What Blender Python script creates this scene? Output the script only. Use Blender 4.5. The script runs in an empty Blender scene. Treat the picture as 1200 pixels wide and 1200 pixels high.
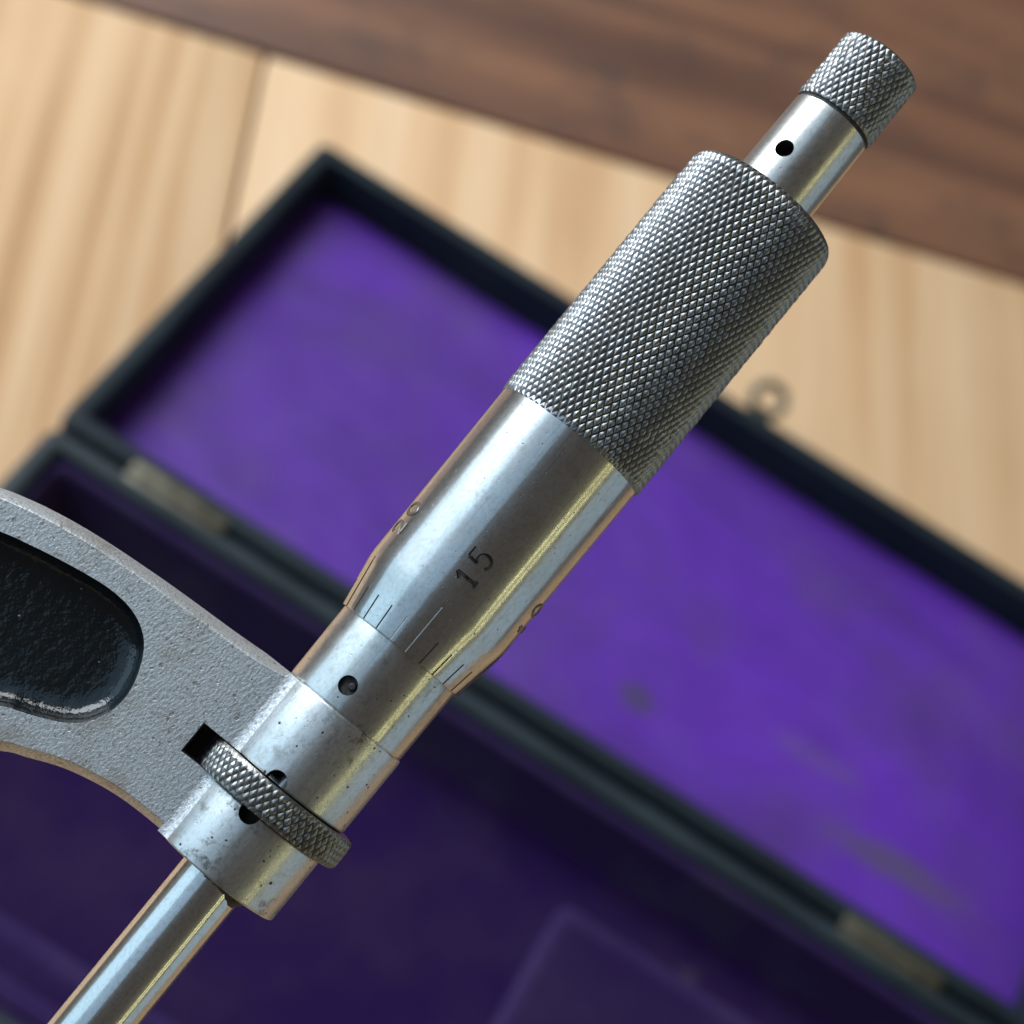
import bpy, bmesh, math, random
from mathutils import Vector, Matrix
from mathutils.geometry import tessellate_polygon

random.seed(7)
S = 0.001                      # everything below is written in millimetres
PI = math.pi
sc = bpy.context.scene
col = sc.collection

# ------------------------------------------------------------------ camera
CAM_R = Matrix(((0.9447058, -0.2521213, -0.20968025),
                (0.0761204, 0.79056662, -0.60762661),
                (0.31896182, 0.55806744, 0.76604444)))
CAM_H = 383.0
cd = bpy.data.cameras.new('camera')
cam = bpy.data.objects.new('camera', cd)
col.objects.link(cam)
CM = CAM_R.to_4x4()
CM.translation = Vector((0, 0, CAM_H * S))
cam.matrix_world = CM
cd.sensor_width = 36.0
cd.lens = 81.0
cd.clip_start = 0.005
cd.clip_end = 50.0
cd.dof.use_dof = True
cd.dof.focus_distance = 0.203
cd.dof.aperture_fstop = 27.0
sc.camera = cam

# ------------------------------------------------------------------ render settings
sc.render.engine = 'CYCLES'
sc.cycles.use_denoising = True
sc.cycles.max_bounces = 8
sc.view_settings.view_transform = 'Standard'
sc.view_settings.look = 'None'
sc.view_settings.exposure = 0.0
sc.view_settings.gamma = 1.0
sc.view_settings.use_curve_mapping = False

# ------------------------------------------------------------------ world: a dim room
w = bpy.data.worlds.new('World')
sc.world = w
w.use_nodes = True
bg = w.node_tree.nodes['Background']
bg.inputs[0].default_value = (0.088, 0.080, 0.074, 1)
bg.inputs[1].default_value = 1.0

# micrometer axes in camera space: along the spindle, towards the frame, towards the viewer
AX = Vector((0.630, 0.770, -0.100)).normalized()
AZ = Vector((0.063, 0.077, 0.995))
AZ = (AZ - AX * AZ.dot(AX)).normalized()
AY = AZ.cross(AX)
C0 = Vector((5.302, 6.425, -209.0))
CROT = CM.to_3x3()

def area(name, deg, along, dist, size_along, size_across, L, color):
    """area lamp: deg = angle round the spindle from the viewer (minus: window side), along = lean towards the ratchet end"""
    t = math.radians(deg)
    d = AZ * math.cos(t) - AY * math.sin(t)
    d = (d * math.cos(math.radians(along)) + AX * math.sin(math.radians(along))).normalized()
    ld = bpy.data.lights.new(name, 'AREA')
    ld.shape = 'RECTANGLE'
    ld.size, ld.size_y = size_along * S, size_across * S
    ld.energy = L * PI * ld.size * ld.size_y
    ld.color = color
    o = bpy.data.objects.new(name, ld)
    col.objects.link(o)
    z = d
    x = (AX - z * AX.dot(z)).normalized()
    y = z.cross(x)
    m = Matrix((x, y, z)).transposed()
    mw = (CROT @ m).to_4x4()
    mw.translation = CM @ ((C0 + d * dist) * S)
    o.matrix_world = mw
    return o

area('window_light', -71, 2, 1200, 1700, 1020, 1.65, (0.48, 0.77, 1.0))
area('window_wall_light', -33, 4, 1300, 1700, 800, 0.72, (0.42, 0.70, 1.0))
area('added_floor_light', -74, 32, 1350, 1150, 1000, 8.2, (0.94, 0.97, 1.0))  # unseen lamp added to brighten floor and case, no window known there
area('tube_light', 62.5, 4, 1100, 1500, 20, 4.8, (1.0, 0.98, 0.46))
area('tube_light_pair', 69.5, 4, 1100, 1500, 20, 4.8, (1.0, 0.98, 0.46))
area('lamp_housing_light', 66, 4, 1120, 1500, 140, 0.42, (1.0, 0.95, 0.50))
area('far_window_light', 95, 4, 900, 1400, 560, 0.56, (0.55, 0.80, 1.0))

# ------------------------------------------------------------------ node helpers
def mat(name):
    m = bpy.data.materials.new(name)
    m.use_nodes = True
    nt = m.node_tree
    b = nt.nodes['Principled BSDF']
    return m, nt, b

def N(nt, t, **kw):
    n = nt.nodes.new(t)
    for k, v in kw.items():
        if k in n.inputs.keys():
            n.inputs[k].default_value = v
        else:
            setattr(n, k, v)
    return n

def ramp(nt, src, stops):
    r = nt.nodes.new('ShaderNodeValToRGB')
    e = r.color_ramp.elements
    while len(e) < len(stops):
        e.new(0.5)
    for el, (p, c) in zip(e, stops):
        el.position = p
        el.color = (c[0], c[1], c[2], 1) if not isinstance(c, (int, float)) else (c, c, c, 1)
    nt.links.new(src, r.inputs[0])
    return r.outputs[0]

def coords(nt, scale=(1, 1, 1), rot=(0, 0, 0), loc=(0, 0, 0)):
    tc = nt.nodes.new('ShaderNodeTexCoord')
    mp = nt.nodes.new('ShaderNodeMapping')
    mp.inputs['Scale'].default_value = scale
    mp.inputs['Rotation'].default_value = rot
    mp.inputs['Location'].default_value = loc
    nt.links.new(tc.outputs['Object'], mp.inputs[0])
    return mp.outputs[0]

def noise(nt, vec, scale, detail=3, rough=0.5, dist=0.0):
    n = N(nt, 'ShaderNodeTexNoise')
    n.inputs['Scale'].default_value = scale
    n.inputs['Detail'].default_value = detail
    n.inputs['Roughness'].default_value = rough
    n.inputs['Distortion'].default_value = dist
    nt.links.new(vec, n.inputs['Vector'])
    return n.outputs['Fac']

def mix(nt, a, b, fac, kind='MIX'):
    m = nt.nodes.new('ShaderNodeMix')
    m.data_type = 'RGBA'
    m.blend_type = kind
    for v, i in ((fac, 0), (a, 6), (b, 7)):
        if isinstance(v, (int, float)):
            m.inputs[i].default_value = v if i == 0 else (v, v, v, 1)
        elif isinstance(v, tuple):
            m.inputs[i].default_value = (v[0], v[1], v[2], 1)
        else:
            nt.links.new(v, m.inputs[i])
    return m.outputs[2]

def math_(nt, op, a, b=None, clamp=False):
    m = nt.nodes.new('ShaderNodeMath')
    m.operation = op
    m.use_clamp = clamp
    for v, i in ((a, 0), (b, 1)):
        if v is None:
            continue
        if isinstance(v, (int, float)):
            m.inputs[i].default_value = v
        else:
            nt.links.new(v, m.inputs[i])
    return m.outputs[0]

def bump(nt, b, h, dist_mm, strength=1.0):
    n = nt.nodes.new('ShaderNodeBump')
    n.inputs['Strength'].default_value = strength
    n.inputs['Distance'].default_value = dist_mm * S
    nt.links.new(h, n.inputs['Height'])
    nt.links.new(n.outputs[0], b.inputs['Normal'])

def pits(nt, vec, scale, size, keep):
    """a mask of sparse round pits: voronoi cells, only some of them, each with its own size"""
    v = N(nt, 'ShaderNodeTexVoronoi')
    v.inputs['Scale'].default_value = scale
    nt.links.new(vec, v.inputs['Vector'])
    sep = nt.nodes.new('ShaderNodeSeparateColor')
    nt.links.new(v.outputs['Color'], sep.inputs[0])
    some = math_(nt, 'GREATER_THAN', sep.outputs[0], 1.0 - keep)
    rad = math_(nt, 'MULTIPLY', sep.outputs[1], size)
    rag = math_(nt, 'MULTIPLY', math_(nt, 'SUBTRACT', noise(nt, vec, scale * 2.6, 3, 0.6), 0.5), size * 1.3)
    d = math_(nt, 'SUBTRACT', rad, math_(nt, 'ADD', v.outputs['Distance'], rag))
    d = math_(nt, 'MULTIPLY', d, 9.0, clamp=True)
    return math_(nt, 'MULTIPLY', d, some)

def steel(name, base, rough, rvar=0.08, pit_scale=900, pit_size=0.5, pit_keep=0.25, pit_col=(0.07, 0.06, 0.05),
          grain=0.003, blotch=0.15, coarse=0.0, patch=0.0, haze=0.20, hshare=0.50, mottle=0.5):
    m, nt, b = mat(name)
    p = coords(nt)
    fine = noise(nt, coords(nt, (2500, 700, 700)), 1.0, 4, 0.65)         # turning marks round the axis
    streak = noise(nt, coords(nt, (160, 1600, 1600)), 1.0, 4, 0.6)       # rubbed marks along it
    big = noise(nt, coords(nt, (0.55, 1, 1)), 300, 6, 0.68)
    pm = pits(nt, p, pit_scale, pit_size, pit_keep)
    pm2 = pits(nt, p, pit_scale * 0.38, pit_size * 0.55, pit_keep * 0.5)
    pm = math_(nt, 'MAXIMUM', pm, pm2)
    tarn = ramp(nt, big, [(0.38, 0.0), (0.72, 1.0)])
    c = mix(nt, base, tuple(x * y for x, y in zip(base, (0.74, 0.70, 0.64))), math_(nt, 'MULTIPLY', tarn, blotch * 2.4))
    if patch:
        corr = noise(nt, p, 620, 6, 0.75)
        zone = noise(nt, coords(nt, (1, 1, 1), loc=(0.3, 0, 0)), 130, 2, 0.5)
        cm = math_(nt, 'MULTIPLY', ramp(nt, corr, [(0.52, 0.0), (0.62, 1.0)]), ramp(nt, zone, [(0.45, 0.0), (0.62, 1.0)]))
        c = mix(nt, c, (0.16, 0.14, 0.11), math_(nt, 'MULTIPLY', cm, patch))
    mot = noise(nt, coords(nt, (1, 1.25, 1.25)), 2300, 5, 0.72)
    c = mix(nt, c, tuple(x * y for x, y in zip(base, (0.60, 0.585, 0.56))), math_(nt, 'MULTIPLY', ramp(nt, mot, [(0.48, 0.0), (0.66, 1.0)]), mottle))
    c = mix(nt, c, tuple(x * y for x, y in zip(base, (0.50, 0.42, 0.33))), math_(nt, 'MULTIPLY', ramp(nt, noise(nt, p, 520, 6, 0.75), [(0.56, 0.0), (0.70, 1.0)]), mottle * 0.8))
    scr = noise(nt, coords(nt, (90, 5200, 5200), rot=(0.0, 0.0, 0.06)), 1.0, 2, 0.5)
    scr = ramp(nt, scr, [(0.66, 0.0), (0.70, 1.0)])
    c = mix(nt, c, tuple(x * 0.6 for x in base), math_(nt, 'MULTIPLY', scr, 0.55))
    c = mix(nt, c, pit_col, pm)
    nt.links.new(c, b.inputs['Base Color'])
    b.inputs['Metallic'].default_value = 1.0
    r = math_(nt, 'ADD', rough - rvar, math_(nt, 'MULTIPLY', streak, rvar * 2))
    r = math_(nt, 'ADD', r, math_(nt, 'MULTIPLY', tarn, rvar))
    r = math_(nt, 'ADD', r, math_(nt, 'MULTIPLY', pm, 0.35), clamp=True)
    nt.links.new(r, b.inputs['Roughness'])
    h = math_(nt, 'ADD', math_(nt, 'MULTIPLY', fine, grain), math_(nt, 'MULTIPLY', streak, grain * 1.3))
    h = math_(nt, 'ADD', h, math_(nt, 'MULTIPLY', pm, -0.012))
    if coarse:
        h = math_(nt, 'ADD', h, math_(nt, 'MULTIPLY', noise(nt, p, 900, 5, 0.6), coarse))
    v = N(nt, 'ShaderNodeTexVoronoi')
    v.inputs['Scale'].default_value = 5200
    nt.links.new(p, v.inputs['Vector'])
    h = math_(nt, 'ADD', h, math_(nt, 'MULTIPLY', v.outputs['Distance'], grain * 0.35))
    bump(nt, b, h, 1.0)
    # worn steel has a polished and a hazed share of its surface
    b2 = nt.nodes.new('ShaderNodeBsdfPrincipled')
    b2.inputs['Metallic'].default_value = 1.0
    nt.links.new(c, b2.inputs['Base Color'])
    nt.links.new(math_(nt, 'ADD', r, haze, clamp=True), b2.inputs['Roughness'])
    nt.links.new(b.inputs['Normal'].links[0].from_socket, b2.inputs['Normal'])
    ms = nt.nodes.new('ShaderNodeMixShader')
    hz = math_(nt, 'ADD', hshare - 0.18, math_(nt, 'MULTIPLY', noise(nt, p, 420, 5, 0.65), 0.36), clamp=True)
    nt.links.new(hz, ms.inputs[0])
    nt.links.new(b.outputs[0], ms.inputs[1])
    nt.links.new(b2.outputs[0], ms.inputs[2])
    nt.links.new(ms.outputs[0], nt.nodes['Material Output'].inputs['Surface'])
    return m

M = {}
M['thimble'] = steel('thimble_steel', (0.55, 0.55, 0.54), 0.12, 0.04, 2900, 0.26, 0.34, grain=0.0026, blotch=0.28)
M['spindle'] = steel('spindle_steel', (0.60, 0.60, 0.585), 0.10, 0.03, 2200, 0.2, 0.08, grain=0.0016, blotch=0.06)
M['sleeve'] = steel('sleeve_steel', (0.54, 0.54, 0.52), 0.15, 0.05, 1900, 0.28, 0.3, grain=0.0030, patch=0.5)
M['ratchet'] = steel('ratchet_steel', (0.56, 0.55, 0.52), 0.21, 0.07, 2200, 0.25, 0.12, grain=0.0045)
M['hub'] = steel('hub_steel', (0.58, 0.585, 0.58), 0.24, 0.08, 1700, 0.32, 0.4, grain=0.0050, coarse=0.006, patch=0.85)
M['knurl'] = steel('knurled_steel', (0.31, 0.315, 0.32), 0.27, 0.08, 1500, 0.4, 0.03, grain=0.004, blotch=0.3)
M['knurl_dark'] = steel('knurled_ring_steel', (0.27, 0.27, 0.265), 0.26, 0.08, 1500, 0.4, 0.03, grain=0.004, blotch=0.3)
M['mark'] = steel('engraved_steel', (0.065, 0.06, 0.055), 0.30, 0.05, 1500, 0.4, 0.03, grain=0.002)

M['mark_pale'] = steel('pale_engraving', (0.22, 0.20, 0.18), 0.30, 0.05, 1500, 0.4, 0.03, grain=0.002)  # paler engraving for every numeral but the front one

# satin cast frame: rough plated iron, finely pitted
m, nt, b = mat('frame_plating')
p = coords(nt)
n1 = noise(nt, coords(nt, (1.0, 1.5, 1.0), rot=(0, 0, 0.5)), 2500, 4, 0.65)
n2 = noise(nt, p, 4200, 3, 0.6)
zone = noise(nt, p, 110, 4, 0.6)
pm = pits(nt, p, 1500, 0.38, 0.25)
pm2 = pits(nt, p, 2600, 0.4, 0.3)
c = mix(nt, (0.59, 0.61, 0.62), (0.28, 0.28, 0.275), ramp(nt, n1, [(0.42, 0), (0.75, 0.9)]))
speck = ramp(nt, noise(nt, p, 1500, 5, 0.7), [(0.60, 0.0), (0.66, 1.0)])
zone2 = ramp(nt, zone, [(0.40, 0.25), (0.64, 1.0)])
stain = ramp(nt, noise(nt, p, 170, 5, 0.65), [(0.50, 0.0), (0.70, 1.0)])
c = mix(nt, c, (0.33, 0.285, 0.235), math_(nt, 'MULTIPLY', stain, 0.75))
c = mix(nt, c, (0.17, 0.115, 0.075), math_(nt, 'MULTIPLY', math_(nt, 'MULTIPLY', speck, zone2), 0.8))
c = mix(nt, c, (0.15, 0.13, 0.11), math_(nt, 'MULTIPLY', math_(nt, 'MAXIMUM', pm, pm2), 0.6))
nt.links.new(c, b.inputs['Base Color'])
b.inputs['Metallic'].default_value = 0.8
nt.links.new(ramp(nt, n1, [(0.3, 0.50), (0.7, 0.62)]), b.inputs['Roughness'])
h = math_(nt, 'ADD', math_(nt, 'MULTIPLY', n1, 0.085), math_(nt, 'MULTIPLY', n2, 0.015))
h = math_(nt, 'SUBTRACT', h, math_(nt, 'MULTIPLY', pm, 0.05))
bump(nt, b, h, 1.0)
M['frame'] = m

# black stove enamel in the recess
m, nt, b = mat('black_enamel')
p = coords(nt)
n1 = noise(nt, p, 900, 3, 0.6)
n2 = noise(nt, p, 260, 2, 0.5)
chip = math_(nt, 'MAXIMUM', pits(nt, p, 520, 0.16, 0.22), pits(nt, p, 1500, 0.2, 0.12))
c = mix(nt, (0.006, 0.009, 0.011), (0.34, 0.31, 0.27), math_(nt, 'MULTIPLY', chip, 0.9))
nt.links.new(c, b.inputs['Base Color'])
b.inputs['Roughness'].default_value = 0.16
h = math_(nt, 'ADD', math_(nt, 'MULTIPLY', n1, 0.12), math_(nt, 'MULTIPLY', n2, 0.05))
h = math_(nt, 'ADD', h, math_(nt, 'MULTIPLY', chip, 0.05))
bump(nt, b, h, 1.0)
M['enamel'] = m

m, nt, b = mat('dark_gap_grime')  # near-black shared by gaps, hole insides and the groove dirt
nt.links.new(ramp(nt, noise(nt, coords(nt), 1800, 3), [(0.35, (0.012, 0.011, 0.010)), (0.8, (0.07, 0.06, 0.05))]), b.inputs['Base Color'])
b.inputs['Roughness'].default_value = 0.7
M['gap_grime'] = m

# black leathercloth of the case
m, nt, b = mat('black_leathercloth')
p = coords(nt)
n1 = noise(nt, p, 900, 3, 0.6)
n2 = noise(nt, p, 45, 4, 0.6)
c = mix(nt, (0.006, 0.011, 0.016), (0.016, 0.027, 0.033), ramp(nt, n2, [(0.35, 0), (0.75, 1)]))
nt.links.new(c, b.inputs['Base Color'])
b.inputs['Roughness'].default_value = 0.58
b.inputs['Specular IOR Level'].default_value = 0.25
bump(nt, b, n1, 0.12)
M['leather'] = m
m, nt, b = mat('lit_leathercloth')  # base shell copy, lightened overall to carry the rim's highlight
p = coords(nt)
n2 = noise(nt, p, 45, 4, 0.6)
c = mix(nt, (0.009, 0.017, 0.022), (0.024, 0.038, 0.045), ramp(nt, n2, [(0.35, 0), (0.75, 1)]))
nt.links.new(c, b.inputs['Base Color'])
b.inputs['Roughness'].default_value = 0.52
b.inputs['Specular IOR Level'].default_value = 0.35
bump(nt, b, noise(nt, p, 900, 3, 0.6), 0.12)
M['leather_lit'] = m

# lid lining: faded violet satin, creased, with two old grey rub marks
m, nt, b = mat('violet_satin')
p = coords(nt)
n1 = noise(nt, coords(nt, (9, 26, 9), rot=(0, 0, 0.35)), 1.0, 4, 0.55, 0.6)
n2 = noise(nt, p, 32, 4, 0.55)
weave = noise(nt, p, 2400, 2, 0.5)
c = mix(nt, (0.096, 0.014, 0.345), (0.054, 0.010, 0.180), ramp(nt, n1, [(0.34, 0), (0.66, 1)]))
c = mix(nt, c, (0.072, 0.028, 0.170), math_(nt, 'MULTIPLY', ramp(nt, n2, [(0.47, 0), (0.70, 1)]), 0.8))
def rub(u, v, ru, rv, ang=0.0):
    q = coords(nt, (1, 1, 0))
    mp = nt.nodes.new('ShaderNodeMapping')
    mp.vector_type = 'TEXTURE'
    mp.inputs['Location'].default_value = (u * S, v * S, 0)
    mp.inputs['Rotation'].default_value = (0, 0, ang)
    mp.inputs['Scale'].default_value = (ru * S, rv * S, 1)
    nt.links.new(q, mp.inputs[0])
    ln = nt.nodes.new('ShaderNodeVectorMath')
    ln.operation = 'LENGTH'
    nt.links.new(mp.outputs[0], ln.inputs[0])
    d = math_(nt, 'ADD', ln.outputs['Value'], math_(nt, 'MULTIPLY', math_(nt, 'SUBTRACT', noise(nt, p, 160, 3), 0.5), 0.7))
    return ramp(nt, d, [(0.45, 1.0), (1.0, 0.0)])
RUBS = [(125.6, 28.0, 5.2, 4.6, 0.0, (0.050, 0.034, 0.10), 0.85), (189.0, 27.0, 21.0, 5.0, 0.06, (0.072, 0.046, 0.130), 0.9),
        (165.0, 40.0, 13.0, 4.0, 0.05, (0.10, 0.055, 0.22), 0.5)]
for (u, v, ru, rv, ang, cc, k) in RUBS:
    c = mix(nt, c, cc, math_(nt, 'MULTIPLY', rub(u, v, ru, rv, ang), k))
nt.links.new(c, b.inputs['Base Color'])
b.inputs['Roughness'].default_value = 0.62
b.inputs['Sheen Weight'].default_value = 0.05
b.inputs['Sheen Tint'].default_value = (0.6, 0.45, 1.0, 1)
bump(nt, b, math_(nt, 'ADD', math_(nt, 'MULTIPLY', n1, 1.4), math_(nt, 'MULTIPLY', weave, 0.05)), 1.0)
M['satin'] = m

# base lining: violet velvet darkened for shade, paler copies where edges and walls catch light
def velvet(name, c0, c1, sheen):
    m, nt, b = mat(name)
    p = coords(nt)
    n1 = noise(nt, p, 38, 4, 0.6)
    n2 = noise(nt, p, 1500, 2, 0.6)
    dust = pits(nt, p, 55, 0.28, 0.16)
    c = mix(nt, c0, c1, ramp(nt, n1, [(0.4, 0), (0.7, 1)]))
    c = mix(nt, c, (0.075, 0.065, 0.085), math_(nt, 'MULTIPLY', dust, 0.6))
    nt.links.new(c, b.inputs['Base Color'])
    b.inputs['Roughness'].default_value = 0.9
    b.inputs['Specular IOR Level'].default_value = 0.1
    b.inputs['Sheen Weight'].default_value = sheen
    b.inputs['Sheen Roughness'].default_value = 0.4
    b.inputs['Sheen Tint'].default_value = (0.45, 0.38, 0.85, 1)
    bump(nt, b, math_(nt, 'ADD', math_(nt, 'MULTIPLY', n1, 1.0), math_(nt, 'MULTIPLY', n2, 0.08)), 1.0)
    return m
M['velvet'] = velvet('shaded_velvet', (0.014, 0.0038, 0.044), (0.024, 0.0115, 0.046), 0.03)
M['velvet_lit_edge'] = velvet('lit_edge_velvet', (0.027, 0.013, 0.066), (0.040, 0.026, 0.076), 0.05)  # paler to paint the light on the pads' top edges
M['velvet_nest'] = velvet('nest_velvet', (0.017, 0.0065, 0.046), (0.026, 0.015, 0.052), 0.04)
M['velvet_wall'] = velvet('lit_wall_velvet', (0.030, 0.015, 0.066), (0.048, 0.034, 0.074), 0.06)  # paler colour in place of light reaching the base walls

m, nt, b = mat('tarnished_brass')
nt.links.new(ramp(nt, noise(nt, coords(nt), 300, 4), [(0.3, (0.085, 0.078, 0.058)), (0.75, (0.19, 0.175, 0.13))]), b.inputs['Base Color'])
b.inputs['Metallic'].default_value = 0.8
b.inputs['Roughness'].default_value = 0.5
M['brass'] = m

def wood(name, light, mid, dark, seed, sx=95.0, along='y', contrast=1.0, blot=0.0, blotcol=(0.05, 0.03, 0.02), rough=0.6):
    m, nt, b = mat(name)
    st = (sx, 3.2, 10) if along == 'y' else (3.2, sx, 10)
    st2 = (sx * 7, 14, 30) if along == 'y' else (14, sx * 7, 30)
    a = noise(nt, coords(nt, st, loc=(seed, seed * 0.7, 0)), 1.0, 3, 0.5, 0.35)
    f = noise(nt, coords(nt, st2, loc=(seed, 0, 0)), 1.0, 3, 0.6)
    g = noise(nt, coords(nt, (1, 1, 1), loc=(0, seed, 0)), 9, 3, 0.5)
    c = ramp(nt, a, [(0.5 - 0.22 / contrast, light), (0.52, mid), (0.5 + 0.24 / contrast, dark)])
    c = mix(nt, c, tuple(x * 0.72 for x in mid), math_(nt, 'MULTIPLY', ramp(nt, f, [(0.45, 0), (0.75, 1)]), 0.35))
    c = mix(nt, c, tuple(min(1, x * 1.12) for x in light), math_(nt, 'MULTIPLY', ramp(nt, g, [(0.45, 0), (0.8, 1)]), 0.5))
    if blot:
        q = noise(nt, coords(nt, (0.7, 1.2, 1), loc=(seed, 2 * seed, 0)), 48, 6, 0.68)
        c = mix(nt, c, blotcol, math_(nt, 'MULTIPLY', ramp(nt, q, [(0.50, 0), (0.72, 1)]), blot))
    nt.links.new(c, b.inputs['Base Color'])
    b.inputs['Roughness'].default_value = rough
    bump(nt, b, f, 0.15)
    return m
M['pine'] = wood('striped_pine', (0.73, 0.49, 0.285), (0.60, 0.36, 0.18), (0.43, 0.225, 0.095), 3.1, 150, contrast=1.2)
M['pine_pale'] = wood('pale_pine', (0.73, 0.51, 0.315), (0.65, 0.415, 0.225), (0.48, 0.25, 0.11), 8.4, 55, contrast=1.0)
M['dark_wood'] = wood('dark_stained_wood', (0.245, 0.112, 0.060), (0.175, 0.079, 0.045), (0.100, 0.046, 0.031), 5.7, 60, 'x', 1.4, 0.85, (0.052, 0.038, 0.033), 0.5)

# ------------------------------------------------------------------ mesh helpers
def link(name, me, m, parent=None, smooth_deg=None):
    for x in (m if isinstance(m, (list, tuple)) else [m]):
        me.materials.append(x)
    o = bpy.data.objects.new(name, me)
    col.objects.link(o)
    o.parent = parent
    if smooth_deg is not None:
        me.polygons.foreach_set('use_smooth', [True] * len(me.polygons))
        me.set_sharp_from_angle(angle=math.radians(smooth_deg))
    return o

def mesh(name, v, f, fix=True):
    me = bpy.data.meshes.new(name)
    me.from_pydata([(x * S, y * S, z * S) for x, y, z in v], [], f)
    if fix:
        bm = bmesh.new()
        bm.from_mesh(me)
        bmesh.ops.remove_doubles(bm, verts=bm.verts, dist=1e-7)
        bmesh.ops.recalc_face_normals(bm, faces=bm.faces)
        bm.to_mesh(me)
        bm.free()
    me.update()
    return me

def lathe(prof, seg=192, close=True):
    """prof: (s, r) pairs; axis = x"""
    v, f = [], []
    rings = []
    for s, r in prof:
        if r < 1e-6:
            rings.append([len(v)])
            v.append((s, 0, 0))
        else:
            rings.append(list(range(len(v), len(v) + seg)))
            for i in range(seg):
                a = 2 * PI * i / seg
                v.append((s, -r * math.sin(a), r * math.cos(a)))
    for A, B in zip(rings, rings[1:]):
        for i in range(seg):
            j = (i + 1) % seg
            if len(A) == 1 and len(B) == 1:
                continue
            if len(A) == 1:
                f.append((A[0], B[i], B[j]))
            elif len(B) == 1:
                f.append((A[i], A[j], B[0]))
            else:
                f.append((A[i], A[j], B[j], B[i]))
    return v, f

def rounded(p0, corner, p1, r, n=4):
    """points of a small fillet at a profile corner"""
    a = Vector(p0) - Vector(corner)
    c = Vector(p1) - Vector(corner)
    a.normalize(); c.normalize()
    P, Q, K = Vector(corner) + a * r, Vector(corner) + c * r, Vector(corner)
    return [tuple((1 - t) ** 2 * P + 2 * t * (1 - t) * K + t * t * Q) for t in [i / n for i in range(n + 1)]]

def soft(prof, r=0.12):
    out = [prof[0]]
    for i in range(1, len(prof) - 1):
        rr = min(r, 0.4 * (Vector(prof[i]) - Vector(prof[i - 1])).length, 0.4 * (Vector(prof[i + 1]) - Vector(prof[i])).length)
        out += rounded(prof[i - 1], prof[i], prof[i + 1], rr)
    return out + [prof[-1]]

def cut(o, cutters):
    """drill real holes"""
    mods = []
    for c in cutters:
        md = o.modifiers.new('drill', 'BOOLEAN')
        md.operation = 'DIFFERENCE'
        md.object = c
        md.solver = 'EXACT'
        md.material_mode = 'TRANSFER'
        mods.append(md)
    bpy.context.view_layer.update()
    dg = bpy.context.evaluated_depsgraph_get()
    me = bpy.data.meshes.new_from_object(o.evaluated_get(dg), depsgraph=dg)
    o.modifiers.clear()
    o.data = me
    me.polygons.foreach_set('use_smooth', [True] * len(me.polygons))
    me.set_sharp_from_angle(angle=math.radians(28))
    for c in cutters:
        bpy.data.objects.remove(c)

def drill(s, phi, r_surf, rad, depth, parent):
    """cutter for a radial hole in a cylinder about x"""
    a = math.radians(phi)
    n = Vector((0, -math.sin(a), math.cos(a)))
    t = Vector((0, math.cos(a), math.sin(a)))
    v, f = [], []
    k = 28
    for h in (r_surf + 1.5, r_surf - depth):
        for i in range(k):
            q = 2 * PI * i / k
            p = Vector((s, 0, 0)) + Vector((1, 0, 0)) * rad * math.cos(q) + t * rad * math.sin(q) + n * h
            v.append(tuple(p))
    f = [tuple(range(k)), tuple(range(k, 2 * k))] + [(i, (i + 1) % k, k + (i + 1) % k, k + i) for i in range(k)]
    o = link('drill_bit', mesh('drill_bit', v, f), M['gap_grime'], parent)
    return o

def box(v, f, lo, hi):
    b0 = len(v)
    for x in (lo[0], hi[0]):
        for y in (lo[1], hi[1]):
            for z in (lo[2], hi[2]):
                v.append((x, y, z))
    for q in ((0, 1, 3, 2), (4, 6, 7, 5), (0, 4, 5, 1), (2, 3, 7, 6), (0, 2, 6, 4), (1, 5, 7, 3)):
        f.append(tuple(b0 + i for i in q))

def bevel_box(name, lo, hi, r, m, parent, seg=2):
    v, f = [], []
    box(v, f, lo, hi)
    me = mesh(name, v, f)
    bm = bmesh.new()
    bm.from_mesh(me)
    bmesh.ops.bevel(bm, geom=bm.edges[:], offset=r * S, segments=seg, affect='EDGES', profile=0.5)
    bm.to_mesh(me)
    bm.free()
    return link(name, me, m, parent, 40)

def empty(name, label, cat):
    o = bpy.data.objects.new(name, None)
    col.objects.link(o)
    o['label'] = label
    o['category'] = cat
    return o

# ------------------------------------------------------------------ table top
table = bpy.data.objects.new('tabletop', None)
col.objects.link(table)
table['kind'] = 'structure'
table['label'] = 'pale pine planks with a dark stained board across their ends'
for x0, x1, key in ((-340, -148.4, 'pine_pale'), (-147.6, 32.1, 'pine'), (33.2, 240, 'pine_pale'), (240.8, 440, 'pine')):
    bevel_box('plank', (x0, -420, -22), (x1, 420.2, 0), 0.9, M[key], table)
o = bevel_box('edge_board', (-340, 421.2, -22), (440, 760, 0.6), 1.2, M['dark_wood'], table)
o['label'] = 'dark reddish brown stained board across the plank ends'

# ------------------------------------------------------------------ case
case = empty('instrument_case', 'open black case with violet lining lying flat on the pale planks', 'case')
ANG = math.radians(-22.45)
case.matrix_world = Matrix.Translation((5.5 * S, 280.5 * S, 0)) @ Matrix.Rotation(ANG, 4, 'Z')
LEN, DEP, RIM = 226.0, 110.0, 4.6

def rrect(x0, y0, x1, y1, r, z, n=5):
    out = []
    for cx, cy, a0 in ((x1 - r, y1 - r, 0), (x0 + r, y1 - r, 90), (x0 + r, y0 + r, 180), (x1 - r, y0 + r, 270)):
        for i in range(n + 1):
            a = math.radians(a0 + 90 * i / n)
            out.append((cx + r * math.cos(a), cy + r * math.sin(a), z))
    return out

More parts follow.
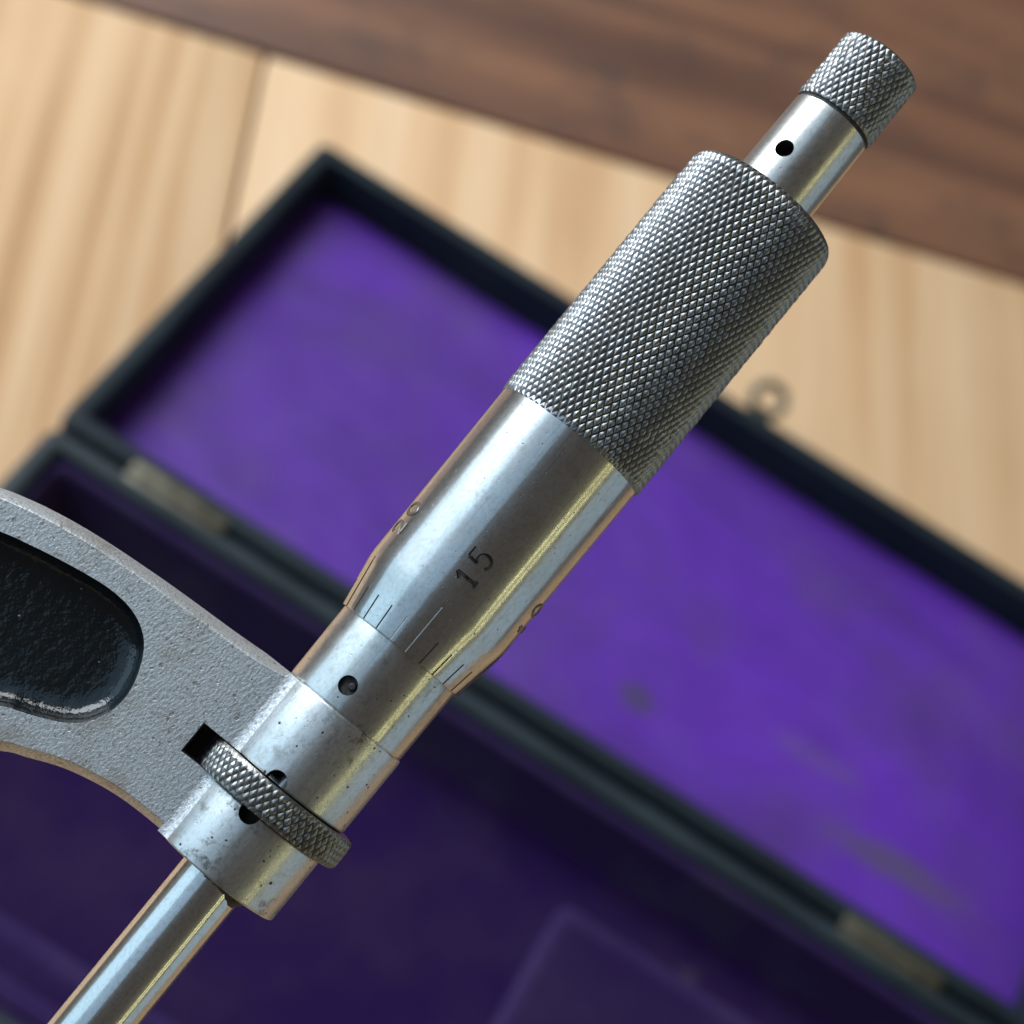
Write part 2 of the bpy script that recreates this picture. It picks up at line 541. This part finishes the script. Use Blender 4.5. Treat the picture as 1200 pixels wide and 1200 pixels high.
def loops(ls, cap0=True, cap1=True):
    v, f = [], []
    k = len(ls[0])
    for l in ls:
        v += l
    for a in range(len(ls) - 1):
        for i in range(k):
            j = (i + 1) % k
            f.append((a * k + i, a * k + j, (a + 1) * k + j, (a + 1) * k + i))
    if cap0:
        f.append(tuple(range(k)))
    if cap1:
        f.append(tuple(range((len(ls) - 1) * k, len(ls) * k)))
    return v, f

def tray(y0, y1, h, floor):
    """leather covered wooden tray, open upwards, rounded edges"""
    prof = [(1.0, 0.0), (0.3, 0.3), (0.0, 1.0), (0.0, h - 1.4), (0.25, h - 0.6), (0.8, h - 0.15), (1.5, h),
            (RIM - 1.2, h), (RIM - 0.5, h - 0.2), (RIM - 0.1, h - 0.7), (RIM, h - 1.4), (RIM, floor)]
    ls = [rrect(i, y0 + i, LEN - i, y1 - i, max(0.6, 3.0 - i * 0.5), z) for i, z in prof]
    return loops(ls)

lid = bpy.data.objects.new('lid', None)
col.objects.link(lid)
lid.parent = case
lid.matrix_local = Matrix.Translation((0, 0, 6.2 * S)) @ Matrix.Rotation(math.radians(-3.2), 4, 'X')
v, f = tray(0.5, DEP + 1, 14.0, 2.0)
link('lid_shell', mesh('lid_shell', v, f), M['leather'], lid, 40)
# the padded satin sheet in the lid
nx, ny = 90, 46
v, f = [], []
from mathutils import noise as mnoise
for j in range(ny + 1):
    for i in range(nx + 1):
        a, c_ = i / nx, j / ny
        x = RIM - 0.2 + a * (LEN - 2 * RIM + 0.4)
        y = 0.5 + RIM - 0.2 + c_ * (DEP + 0.5 - 2 * RIM + 0.4)
        e = min(min(a, 1 - a) * LEN, min(c_, 1 - c_) * DEP)
        z = 2.8 + 1.4 * (1 - math.exp(-e / 7.0)) + 0.55 * mnoise.noise(Vector((x * 0.035 + y * 0.02, y * 0.05, 3.0))) + 0.25 * mnoise.noise(Vector((x * 0.11, y * 0.13, 9.0)))
        v.append((x, y, z))
for j in range(ny):
    for i in range(nx):
        q = j * (nx + 1) + i
        f.append((q, q + 1, q + nx + 2, q + nx + 1))
o = link('lid_lining', mesh('lid_lining', v, f), M['satin'], lid, 60)
o['label'] = 'faded violet satin pad with grey rub marks'
# brass loop of the clasp on the lid's outer edge
v, f = [], []
R0, r0, kn, km = 3.7, 1.1, 40, 12
cx, cy, cz = 117.7, DEP + 8.8, 12.0
tilt = math.radians(28)
for i in range(kn):
    a = 2 * PI * i / kn
    for j in range(km):
        q = 2 * PI * j / km
        px, py, pz = (R0 + r0 * math.cos(q)) * math.cos(a), (R0 + r0 * math.cos(q)) * math.sin(a), 0.7 * r0 * math.sin(q)
        v.append((cx + px, cy + py * math.cos(tilt) , cz + pz + py * math.sin(tilt)))
for i in range(kn):
    for j in range(km):
        f.append((i * km + j, ((i + 1) % kn) * km + j, ((i + 1) % kn) * km + (j + 1) % km, i * km + (j + 1) % km))
box(v, f, (cx - 3.0, DEP + 0.8, 6.5), (cx + 3.0, DEP + 5.2, 12.4))
o = link('clasp_loop', mesh('clasp_loop', v, f), M['brass'], lid, 50)
o['label'] = 'small tarnished brass clasp ring on the lid edge'

base = bpy.data.objects.new('base', None)
col.objects.link(base)
base.parent = case
v, f = tray(-DEP - 1, -0.5, 20.0, 1.6)
link('base_shell', mesh('base_shell', v, f), M['leather_lit'], base, 40)
# velvet: floor, walls with a soft lip, a ledge along the front and a raised nest
prof = [(RIM + 0.02, 17.6), (RIM + 0.5, 18.1), (RIM + 1.2, 18.0), (RIM + 1.9, 17.2), (RIM + 2.2, 16.0), (RIM + 2.6, 5.0), (RIM + 3.6, 3.2), (RIM + 6.0, 2.6)]
ls = [rrect(i, -DEP - 1 + i, LEN - i, -0.5 - i, 3.0, z) for i, z in prof]
v, f = loops(ls[:-1], False, False)
link('wall_lining', mesh('wall_lining', v, f), M['velvet_wall'], base, 50)
v, f = loops(ls[-2:], False, True)
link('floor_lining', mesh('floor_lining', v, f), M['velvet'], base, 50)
def pad(name, lo, hi, r, trim=False):
    prof = [(0, lo[2]), (0, hi[2] - r), (r * 0.1, hi[2] - r * 0.55), (r * 0.3, hi[2] - r * 0.25), (r * 0.6, hi[2] - r * 0.07), (r, hi[2]), (r * 2.2, hi[2] + 0.15)]
    ls = [rrect(lo[0] + i, lo[1] + i, hi[0] - i, hi[1] - i, 2.8, z) for i, z in prof]
    v, f = loops(ls, False, True)
    o = link(name, mesh(name, v, f), M['velvet_nest'], base, 60)
    # pale strip round its upper edge, its colour standing for caught light
    pr = [(r * 0.02, hi[2] - r * 0.75), (-0.3, hi[2] - r * 0.45), (-0.1, hi[2] - r * 0.05), (r * 0.35, hi[2] + 0.22), (r * 0.8, hi[2] + 0.25), (r * 1.15, hi[2] + 0.05)]
    ls = [rrect(lo[0] + i, lo[1] + i, hi[0] - i, hi[1] - i, 2.8, z) for i, z in pr]
    v, f = loops(ls, False, False)
    link('lit_edge', mesh('lit_edge', v, f), M['velvet_lit_edge'], o, 60)
    return o
o = pad('velvet_nest', (133, -98, 2.0), (217, -26, 13.5), 2.4)
o['label'] = 'raised velvet block that holds the tool in the base'
o = pad('velvet_ledge', (7.5, -103, 2.0), (126, -90, 16.0), 3.5)
o['label'] = 'rounded velvet ledge along the front of the base'

# two brass hinges let into the rims
for u0 in (17.5, 181.0):
    hg = bpy.data.objects.new('hinge', None)
    col.objects.link(hg)
    hg.parent = case
    bevel_box('leaf', (u0, 0.9, 19.6), (u0 + 22, 2.6, 20.4), 0.25, M['brass'], hg)
    bevel_box('leaf', (u0, -2.6, 19.6), (u0 + 22, -0.9, 20.4), 0.25, M['brass'], hg)
    v, f = lathe(soft([(u0, 0), (u0, 1.0), (u0 + 22, 1.0), (u0 + 22, 0)], 0.2), 24)
    v = [(x, y, z + 20.0) for x, y, z in v]
    link('knuckle', mesh('knuckle', v, f), M['brass'], hg, 40)

# ------------------------------------------------------------------ micrometer
mic = empty('micrometer', 'worn steel outside micrometer with knurled thimble above the open case', 'micrometer')
m3 = CROT @ Matrix((AX, AY, AZ)).transposed()
mm = m3.to_4x4()
mm.translation = CM @ (C0 * S)
mic.matrix_world = mm

def catmull(pts, n=6):
    out = []
    for i in range(len(pts) - 1):
        p0 = Vector(pts[max(i - 1, 0)]); p1 = Vector(pts[i]); p2 = Vector(pts[i + 1]); p3 = Vector(pts[min(i + 2, len(pts) - 1)])
        for k in range(n):
            t = k / n
            out.append(0.5 * ((2 * p1) + (p2 - p0) * t + (2 * p0 - 5 * p1 + 4 * p2 - p3) * t * t + (3 * p1 - p0 - 3 * p2 + p3) * t ** 3))
    out.append(Vector(pts[-1]))
    return [(q.x, q.y) for q in out]

MID = -82.0
mirror = lambda pts: [(2 * MID - x, y) for x, y in reversed(pts)]
topc = [(-32.15, 9.0), (-32.42, 12.5), (-32.62, 16.3), (-32.82, 19.6), (-33.06, 22.6), (-33.36, 25.7), (-33.72, 28.5), (-34.22, 31.3), (-34.92, 34.2), (-35.95, 37.2),
        (-39.0, 43.5), (-46.0, 50.5), (-56.0, 55.5), (-69.0, 58.0), (-82.0, 58.7)]
botc = [(-50.0, 6.9), (-50.05, 10.0), (-50.4, 12.95), (-51.25, 16.4), (-52.5, 19.4), (-53.6, 21.7), (-57.5, 27.0), (-64.0, 31.5), (-72.0, 33.6), (-82.0, 34.2)]
TOP = catmull(topc + mirror(topc)[1:])
BOT = catmull([(2 * MID - x, y) for x, y in botc][:-1] + botc[::-1])
hubin = 3.0
outline = [(-32.05, hubin)] + TOP + [(2 * MID + 32.05, hubin), (2 * MID + 50.0, hubin)] + BOT + [(-50.0, hubin), (-43.35, hubin), (-43.35, 9.25), (-40.2, 9.25), (-40.2, hubin)]
nT, nB = len(TOP), len(BOT)
can = [0.0] + [1.0] * nT + [0.0, 0.0] + [1.0] * nB + [0.0] * 5

def signed(p):
    return 0.5 * sum(p[i][0] * p[(i + 1) % len(p)][1] - p[(i + 1) % len(p)][0] * p[i][1] for i in range(len(p)))

def inset(pts, d, flag=None, closed=True):
    sg = 1.0 if signed(pts) > 0 else -1.0
    out = []
    n = len(pts)
    for i in range(n):
        a, c = Vector(pts[i - 1]), Vector(pts[(i + 1) % n])
        if flag and flag[i] and not flag[i - 1]:
            a = Vector(pts[i])
        if flag and flag[i] and not flag[(i + 1) % n]:
            c = Vector(pts[i])
        t = (c - a)
        t.normalize()
        nrm = Vector((-t.y, t.x)) * sg
        k = d * (flag[i] if flag else 1.0)
        out.append((pts[i][0] + nrm.x * k, pts[i][1] + nrm.y * k))
    return out

ZF = 3.2
rec = [(-38.58, 33.69), (-37.89, 31.2), (-37.25, 28.4), (-36.72, 25.6), (-36.4, 23.0), (-36.55, 20.7), (-37.25, 18.85), (-38.5, 17.45), (-40.6, 16.4), (-42.6, 15.95),
       (-44.5, 16.15), (-46.2, 16.95), (-47.65, 18.35), (-48.7, 20.3), (-49.55, 22.3), (-50.3, 24.0), (-54.3, 30.4), (-62.0, 36.0), (-71.0, 38.6), (-82.0, 39.4)]
rec_in = rec[5:]
rec_out = [(-82.0, 54.0), (-69.5, 53.3), (-58.0, 51.0), (-49.8, 47.4), (-43.6, 42.4), (-40.3, 38.2)] + rec[:6]
half = catmull(rec_out[:-1] + rec_in, 5)
recess = half + [(2 * MID - x, y) for x, y in reversed(half)][1:-1]

prof = [(0.0, 0.0), (0.08, 0.8), (0.26, 1.6), (0.52, 2.35), (0.80, 2.9), (0.90, 3.08), (1.02, ZF)]
v, f = [], []
loops_idx = []
for sgn in (1, -1):
    pr = prof if sgn == 1 else prof[1:]
    for d, z in pr:
        lp = inset(outline, d, can)
        loops_idx.append((sgn, z, list(range(len(v), len(v) + len(lp)))))
        v += [(x, y, z * sgn) for x, y in lp]
front = [l for l in loops_idx if l[0] == 1]
back = [front[0]] + [l for l in loops_idx if l[0] == -1]
k = len(outline)
for seq in (front, back):
    for A, B in zip(seq, seq[1:]):
        for i in range(k):
            j = (i + 1) % k
            f.append((A[2][i], A[2][j], B[2][j], B[2][i]))
# flat front face with the recess left open, flat back with the same recess
for sgn, seq in ((1, front), (-1, back)):
    idx = seq[-1][2]
    r0 = len(v)
    v += [(x, y, ZF * sgn) for x, y in recess]
    ids = idx + list(range(r0, r0 + len(recess)))
    tri = tessellate_polygon([[Vector((v[i][0], v[i][1], 0)) for i in idx], [Vector((x, y, 0)) for x, y in recess]])
    for t in tri:
        f.append(tuple(ids[q] for q in t))
# concave fillets where plate and barrel meet
HR = 6.4
for s0, s1 in ((-40.2, -32.12), (-49.95, -43.35)):
    for sgn in (1, -1):
        rf = 1.5
        cz_, cy_ = ZF + rf, math.sqrt((HR + rf) ** 2 - (ZF + rf) ** 2)
        a0 = math.atan2(-cz_, -cy_)
        a1 = -PI / 2
        arc = [(cy_ + rf * math.cos(a0 + (a1 - a0) * i / 8), cz_ + rf * math.sin(a0 + (a1 - a0) * i / 8)) for i in range(9)]
        arc[0] = (arc[0][0] * 0.99, arc[0][1] * 0.99)
        arc[-1] = (arc[-1][0], ZF - 0.02)
        b0 = len(v)
        for s_ in (s0, s1):
            for y, z in arc:
                v.append((s_, y, z * sgn))
            v.append((s_, 4.0, 3.0 * sgn))
        for i in range(9):
            f.append((b0 + i, b0 + i + 1, b0 + 10 + i + 1, b0 + 10 + i))
        f.append(tuple(range(b0, b0 + 10)))
        f.append(tuple(range(b0 + 10, b0 + 20)))
frame = link('frame', mesh('frame', v, f), M['frame'], mic, 32)
frame['label'] = 'satin grey pitted frame arm of the micrometer'

# enamelled recess
rprof = [(0.0, ZF), (0.10, 3.08), (0.22, 2.75), (0.34, 2.3), (0.55, 1.9), (0.95, 1.5), (1.5, 1.22), (2.2, 1.08), (3.0, 1.0)]
for sgn in (1, -1):
    v, f = [], []
    k = len(recess)
    for d, z in rprof:
        lp = inset(recess, d)
        v += [(x, y, z * sgn) for x, y in lp]
    for a in range(len(rprof) - 1):
        for i in range(k):
            j = (i + 1) % k
            f.append((a * k + i, a * k + j, (a + 1) * k + j, (a + 1) * k + i))
    last = list(range((len(rprof) - 1) * k, len(rprof) * k))
    for t in tessellate_polygon([[Vector((v[i][0], v[i][1], 0)) for i in last]]):
        f.append(tuple(last[q] for q in t))
    o = link('enamel_panel', mesh('enamel_panel', v, f), M['enamel'], frame, 50)
    o['label'] = 'sunken black enamel panel in the frame'

# dark filler at the bottom of the slot beside the lock ring
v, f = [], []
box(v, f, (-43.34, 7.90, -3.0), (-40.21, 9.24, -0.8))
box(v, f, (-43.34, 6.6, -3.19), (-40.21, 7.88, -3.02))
link('slot_bottom', mesh('slot_bottom', v, f), M['gap_grime'], frame)

# barrel of the frame: two halves with the slot between, bored through
def barrel(s0, s1, bore0, bore1):
    pr = [(s1 - 0.1, bore1), (s1, bore1 + 0.12)] + rounded((s1, bore1), (s1, HR), (s0, HR), 0.22) + rounded((s1, HR), (s0, HR), (s0, bore0), 0.22) + [(s0, bore0 + 0.12), (s0 + 0.1, bore0)]
    pr = pr + [pr[0]]
    vv, ff = lathe(pr, 224)
    me = mesh('barrel', vv, ff)
    o = link('barrel', me, M['hub'], frame, 28)
    return o
up = barrel(-40.2, -32.07, 5.0, 5.0)
lo = barrel(-50.05, -43.35, 3.62, 3.62)
cut(up, [drill(-40.05, -9.8, HR, 1.02, 2.0, frame)])
cut(lo, [drill(-43.50, -9.9, HR, 1.02, 2.0, frame)])
# anvil boss and anvil on the far arm
v, f = lathe(soft([(2 * MID + 50, 0), (2 * MID + 50, 5.2), (2 * MID + 33, 5.2), (2 * MID + 33, 0)], 0.3), 96)
link('barrel', mesh('barrel', v, f), M['hub'], frame, 28)
v, f = lathe(soft([(2 * MID + 49, 0), (2 * MID + 49, 3.175), (2 * MID + 55, 3.175), (2 * MID + 55, 0)], 0.15), 96)
link('anvil', mesh('anvil', v, f), M['spindle'], mic, 28)

# spindle
v, f = lathe(soft([(-96, 0), (-96, 3.175), (-33, 3.175), (-33, 0)], 0.15), 160)
link('spindle', mesh('spindle', v, f), M['spindle'], mic, 28)
# dark ragged collar at the gap where the spindle enters the barrel
v, f = [], []
kk = 90
for i in range(kk):
    a = 2 * PI * i / kk
    wob = 0.10 + 0.28 * abs(mnoise.noise(Vector((math.cos(a) * 4, math.sin(a) * 4, 1.0)))) + 0.10 * random.random()
    back_ = 0.95 * max(0.0, math.cos(a - 1.05)) ** 10 + 0.25 * max(0.0, math.cos(a - 0.2)) ** 4
    for s_, r_ in ((-49.85, 3.19), (-50.05 - wob - back_, 3.195), (-50.10 - 0.3 * wob, 3.5 + 0.10 * wob + 0.55 * back_), (-49.85, 3.62 + 0.6 * back_)):
        v.append((s_, -r_ * math.sin(a), r_ * math.cos(a)))
for i in range(kk):
    j = (i + 1) % kk
    for q in range(3):
        f.append((i * 4 + q, j * 4 + q, j * 4 + q + 1, i * 4 + q + 1))
link('gap_collar', mesh('gap_collar', v, f), M['gap_grime'], mic, 60)

# sleeve
v, f = lathe(soft([(-31.0, 0), (-34.0, 4.9), (-33.9, 6.0), (-32.02, 6.2), (-31.9, 6.24), (-23.0, 6.32), (-23.0, 0)], 0.05), 224)
sleeve = link('sleeve', mesh('sleeve', v, f), M['sleeve'], mic, 28)
cut(sleeve, [drill(-29.75, -14.2, 6.3, 0.90, 0.55, mic)])
# thread stub and grub screw seen inside the sleeve's hole
a = math.radians(-14.2)
v, f = lathe(soft([(0, 0), (0.0, 0.42), (0.45, 0.36), (0.45, 0)], 0.12), 20)
nrm = Vector((0, -math.sin(a), math.cos(a)))
tt = Vector((0, math.cos(a), math.sin(a)))
vv = [tuple(Vector((-29.62, 0, 0)) + nrm * (5.55 + x) + Vector((1, 0, 0)) * y + tt * (z - 0.3)) for x, y, z in v]
link('grub_screw', mesh('grub_screw', vv, f), M['mark'], sleeve, 30)

# thimble: plain skirt with a tapered, graduated edge
def thim_r(s):
    if s > -18.9:
        return 7.50 + (s + 18.9) * (0.13 / 18.2)
    if s > -19.7:                       # soft shoulder
        t = (s + 19.7) / 0.8
        return (1 - t) * (6.60 + (-19.7 + 24.43) * 0.1757) + t * 7.50
    return 6.60 + (s + 24.43) * 0.1757
pr = [(-24.0, 6.36), (-24.38, 6.38), (-24.43, 6.44)] + rounded((-24.43, 6.44), (-24.43, 6.60), (-24.0, thim_r(-24.0)), 0.06)
pr += [(-24.0 + i * (4.3 / 10), thim_r(-24.0 + i * (4.3 / 10))) for i in range(11)]
pr += [(s_, thim_r(s_)) for s_ in (-19.5, -19.3, -19.1, -18.9, -18.5, -16, -12, -8, -4, -1.0, 0.3)]
pr += [(0.3, 6.0)]
v, f = lathe(pr, 256)
thimble = link('thimble', mesh('thimble', v, f), M['thimble'], mic, 26)

# engraved marks: V cuts with a tiny raised burr on either side
def strokes(name, lines, parent, width=0.17, h=0.035, label=None, m=None):
    m = m or M['mark']
    v, f = [], []
    for pl in lines:
        P = [Vector(q) for q in pl]
        n = len(P)
        b0 = len(v)
        for i in range(n):
            t = (P[min(i + 1, n - 1)] - P[max(i - 1, 0)])
            t.normalize()
            nr = Vector((-t.y, t.x))
            for off, hh in ((-0.5, -0.02), (-0.5, h), (0.0, 0.006), (0.5, h), (0.5, -0.02)):
                q = P[i] + nr * off * width
                s_ = q.x
                r_ = thim_r(s_)
                ph = -q.y / r_                       # q.y: arc length, positive towards the frame
                v.append((s_, -(r_ + hh) * math.sin(ph), (r_ + hh) * math.cos(ph)))
        for i in range(n - 1):
            for j in range(4):
                f.append((b0 + i * 5 + j, b0 + i * 5 + j + 1, b0 + (i + 1) * 5 + j + 1, b0 + (i + 1) * 5 + j))
    o = link(name, mesh(name, v, f, False), m, parent)
    if label:
        o['label'] = label
    return o

for i in range(25):
    ph = math.radians(3.8 + 14.4 * i)
    if ph > PI:
        ph -= 2 * PI
    ln = 5.0 if i % 5 == 0 else 2.45
    arc = lambda s_: -ph * thim_r(s_)
    ss = [-24.40 + ln * q / 8 for q in range(9)]
    strokes('graduation_line', [[(s_, arc(s_)) for s_ in ss]], thimble, 0.11 if i % 5 else 0.13, 0.03, None, M['thimble'] if i in (0, 24) else M['mark'])  # two lines take bright steel in place of their glint

def arcpts(cx, cy, rx, ry, a0, a1, n=14):
    return [(cx + rx * math.cos(math.radians(a0 + (a1 - a0) * i / n)), cy + ry * math.sin(math.radians(a0 + (a1 - a0) * i / n))) for i in range(n + 1)]
DIG = {
    '0': [arcpts(0.5, 0.5, 0.36, 0.5, 90, 450, 28)],
    '1': [[(0.22, 0.74), (0.36, 0.85), (0.50, 1.0)], [(0.5, 1.0), (0.5, 0.5), (0.5, 0.0)], [(0.30, 0.0), (0.5, 0.0), (0.70, 0.0)]],
    '2': [arcpts(0.5, 0.70, 0.32, 0.30, 170, -30, 14) + [(0.5, 0.28), (0.16, 0.0)], [(0.16, 0.0), (0.5, 0.0), (0.86, 0.0)]],
    '5': [[(0.82, 1.0), (0.5, 1.0), (0.26, 1.0)], [(0.26, 1.0), (0.22, 0.75), (0.20, 0.54)], [(0.20, 0.54)] + arcpts(0.47, 0.32, 0.36, 0.32, 115, -140, 18)],
}
HH, WW, GAP = 2.0, 1.75, 2.05
for i, txt in ((0, '15'), (1, '10'), (2, '5'), (3, '0'), (4, '20')):
    ph = math.radians(3.8 + 72 * i)
    if ph > PI:
        ph -= 2 * PI
    for kq, ch in enumerate(txt):
        s_base = (-16.05 if len(txt) == 2 else -15.0) + kq * GAP - WW / 2
        r_ = thim_r(-15)
        ls = []
        for pl in DIG[ch]:
            ls.append([(s_base + x * WW, -ph * thim_r(s_base + x * WW) + (y - 0.5) * HH) for x, y in pl])
        strokes('numeral', ls, thimble, 0.30, 0.06, 'engraved numeral ' + ch, M['mark'] if i == 0 else M['mark_pale'])

# diamond knurling: every diamond a blunt pyramid between two families of helical grooves
def knurl(name, R, s0, s1, nc, axial, depth, rmax, m, parent, top=0.36, cap=None, worn=0.07):
    dth = 2 * PI / nc
    rows = int(math.ceil((s1 - s0) / axial)) + 1
    v, f, low = [], [], {}
    def pos(th, s_, r_):
        s_ = min(max(s_, s0), s1)
        r_ = min(r_, rmax(s_))
        return (s_, -r_ * math.sin(th), r_ * math.cos(th))
    def corner(i2, j2):
        i2 %= 2 * nc
        key = (i2, j2)
        if key not in low:
            low[key] = len(v)
            v.append(pos(i2 * dth / 2, s0 + j2 * axial / 2, R - depth * random.uniform(0.9, 1.05)))
        return low[key]
    for j2 in range(-1, 2 * rows + 1):
        for i2 in range(0, 2 * nc):
            if (i2 + j2) % 2 == 0:
                continue                                   # crossings of the grooves are the even points
            sc_ = s0 + j2 * axial / 2
            if sc_ - axial / 2 >= s1 or sc_ + axial / 2 <= s0:
                continue
            c4 = []
            for ci, cj in ((i2 + 1, j2), (i2, j2 + 1), (i2 - 1, j2), (i2, j2 - 1)):
                c4.append(len(v))
                v.append(v[corner(ci, cj)])
            k = top * random.uniform(0.75, 1.25)
            h = R - worn * random.random()
            du, dv = random.uniform(-.05, .05), random.uniform(-.05, .05)
            b0 = len(v)
            for (a, b_) in ((1, 0), (0, 1), (-1, 0), (0, -1)):
                v.append(pos((i2 + a * k + du) * dth / 2, s0 + (j2 + b_ * k + dv) * axial / 2, h - 0.012 * random.random()))
            for q in range(4):
                f.append((c4[q], c4[(q + 1) % 4], b0 + (q + 1) % 4, b0 + q))
            f.append((b0, b0 + 1, b0 + 2, b0 + 3))
    for prf in (cap or []):
        cv, cf = lathe(prf, 128)
        b0 = len(v)
        v += cv
        f += [tuple(b0 + q for q in t) for t in cf]
    me = mesh(name, v, f, False)
    return link(name, me, m, parent, 75)

def rm_thimble(s_):
    if s_ > 26.9:
        t = min(1.0, (s_ - 26.9) / 1.7)
        return 7.92 - 0.95 * (1 - math.sqrt(max(0.0, 1 - t * t)))
    if s_ < 0.35:
        return 7.70 + (s_ + 0.2) * 0.4
    return 9.0
g = knurl('knurled_grip', 7.90, -0.19, 28.6, 66, 1.34, 0.30, rm_thimble, M['knurl'], thimble,
          cap=[[(-0.19, 7.5), (-0.19, 7.66), (0.0, 7.66), (28.4, 7.66 if False else 7.0)], [(28.45, 7.05), (28.6, 6.9), (28.6, 3.6), (27.6, 3.6)]])
g['label'] = 'diamond knurled grip of the thimble'

# ratchet stop: smooth neck, dark gap, knurled knob
v, f = lathe(soft([(20, 0), (20, 4.06), (30.0, 4.06), (38.30, 3.96), (38.30, 0)], 0.08), 192)
neck = link('ratchet_neck', mesh('ratchet_neck', v, f), M['ratchet'], mic, 28)
cut(neck, [drill(32.62, -27.0, 4.0, 0.88, 2.4, mic)])
v, f = lathe([(38.2, 0), (38.2, 3.86), (38.75, 3.86), (38.75, 0)], 96)
link('ratchet_gap', mesh('ratchet_gap', v, f), M['gap_grime'], mic, 28)
def rm_knob(s_):
    if s_ > 45.2:
        t = min(1.0, (s_ - 45.2) / 0.75)
        return 4.24 - 0.40 * (1 - math.sqrt(max(0.0, 1 - t * t)))
    if s_ < 38.9:
        return 4.05 + (s_ - 38.65) * 0.6
    return 9.0
kb = knurl('ratchet_knob', 4.22, 38.65, 45.95, 36, 1.28, 0.22, rm_knob, M['knurl'], mic, top=0.42,
           cap=[[(38.65, 0), (38.65, 4.0), (38.8, 4.0)], [(45.8, 3.9), (45.95, 3.84), (45.95, 3.4), (45.8, 3.2), (45.8, 0)]])
kb['label'] = 'small diamond knurled ratchet knob'

# knurled lock ring standing in the slot of the barrel
def rm_ring(s_):
    e = min(s_ + 43.25, -40.32 - s_)
    return 7.50 + min(0.32, e * 0.9)
rg = knurl('lock_ring', 7.80, -43.25, -40.32, 62, 1.22, 0.24, rm_ring, M['knurl_dark'], mic, top=0.36,
           cap=[[(-43.2, 7.4), (-43.25, 7.35), (-43.25, 3.4)], [(-40.36, 7.4), (-40.32, 7.35), (-40.32, 3.4)]])
rg['label'] = 'dark knurled lock ring turning in the frame slot'

# old grease and dirt packed into the bottoms of the grooves
for par, R_, d_, a_, b_ in ((thimble, 7.90, 0.30, 0.3, 26.6), (kb, 4.22, 0.22, 39.1, 44.9), (rg, 7.80, 0.24, -42.9, -40.7)):
    v, f = lathe([(a_, R_ - d_ - 0.3), (a_, R_ - 0.80 * d_), (b_, R_ - 0.80 * d_), (b_, R_ - d_ - 0.3)], 160)
    link('groove_dirt', mesh('groove_dirt', v, f), M['gap_grime'], par, 30)
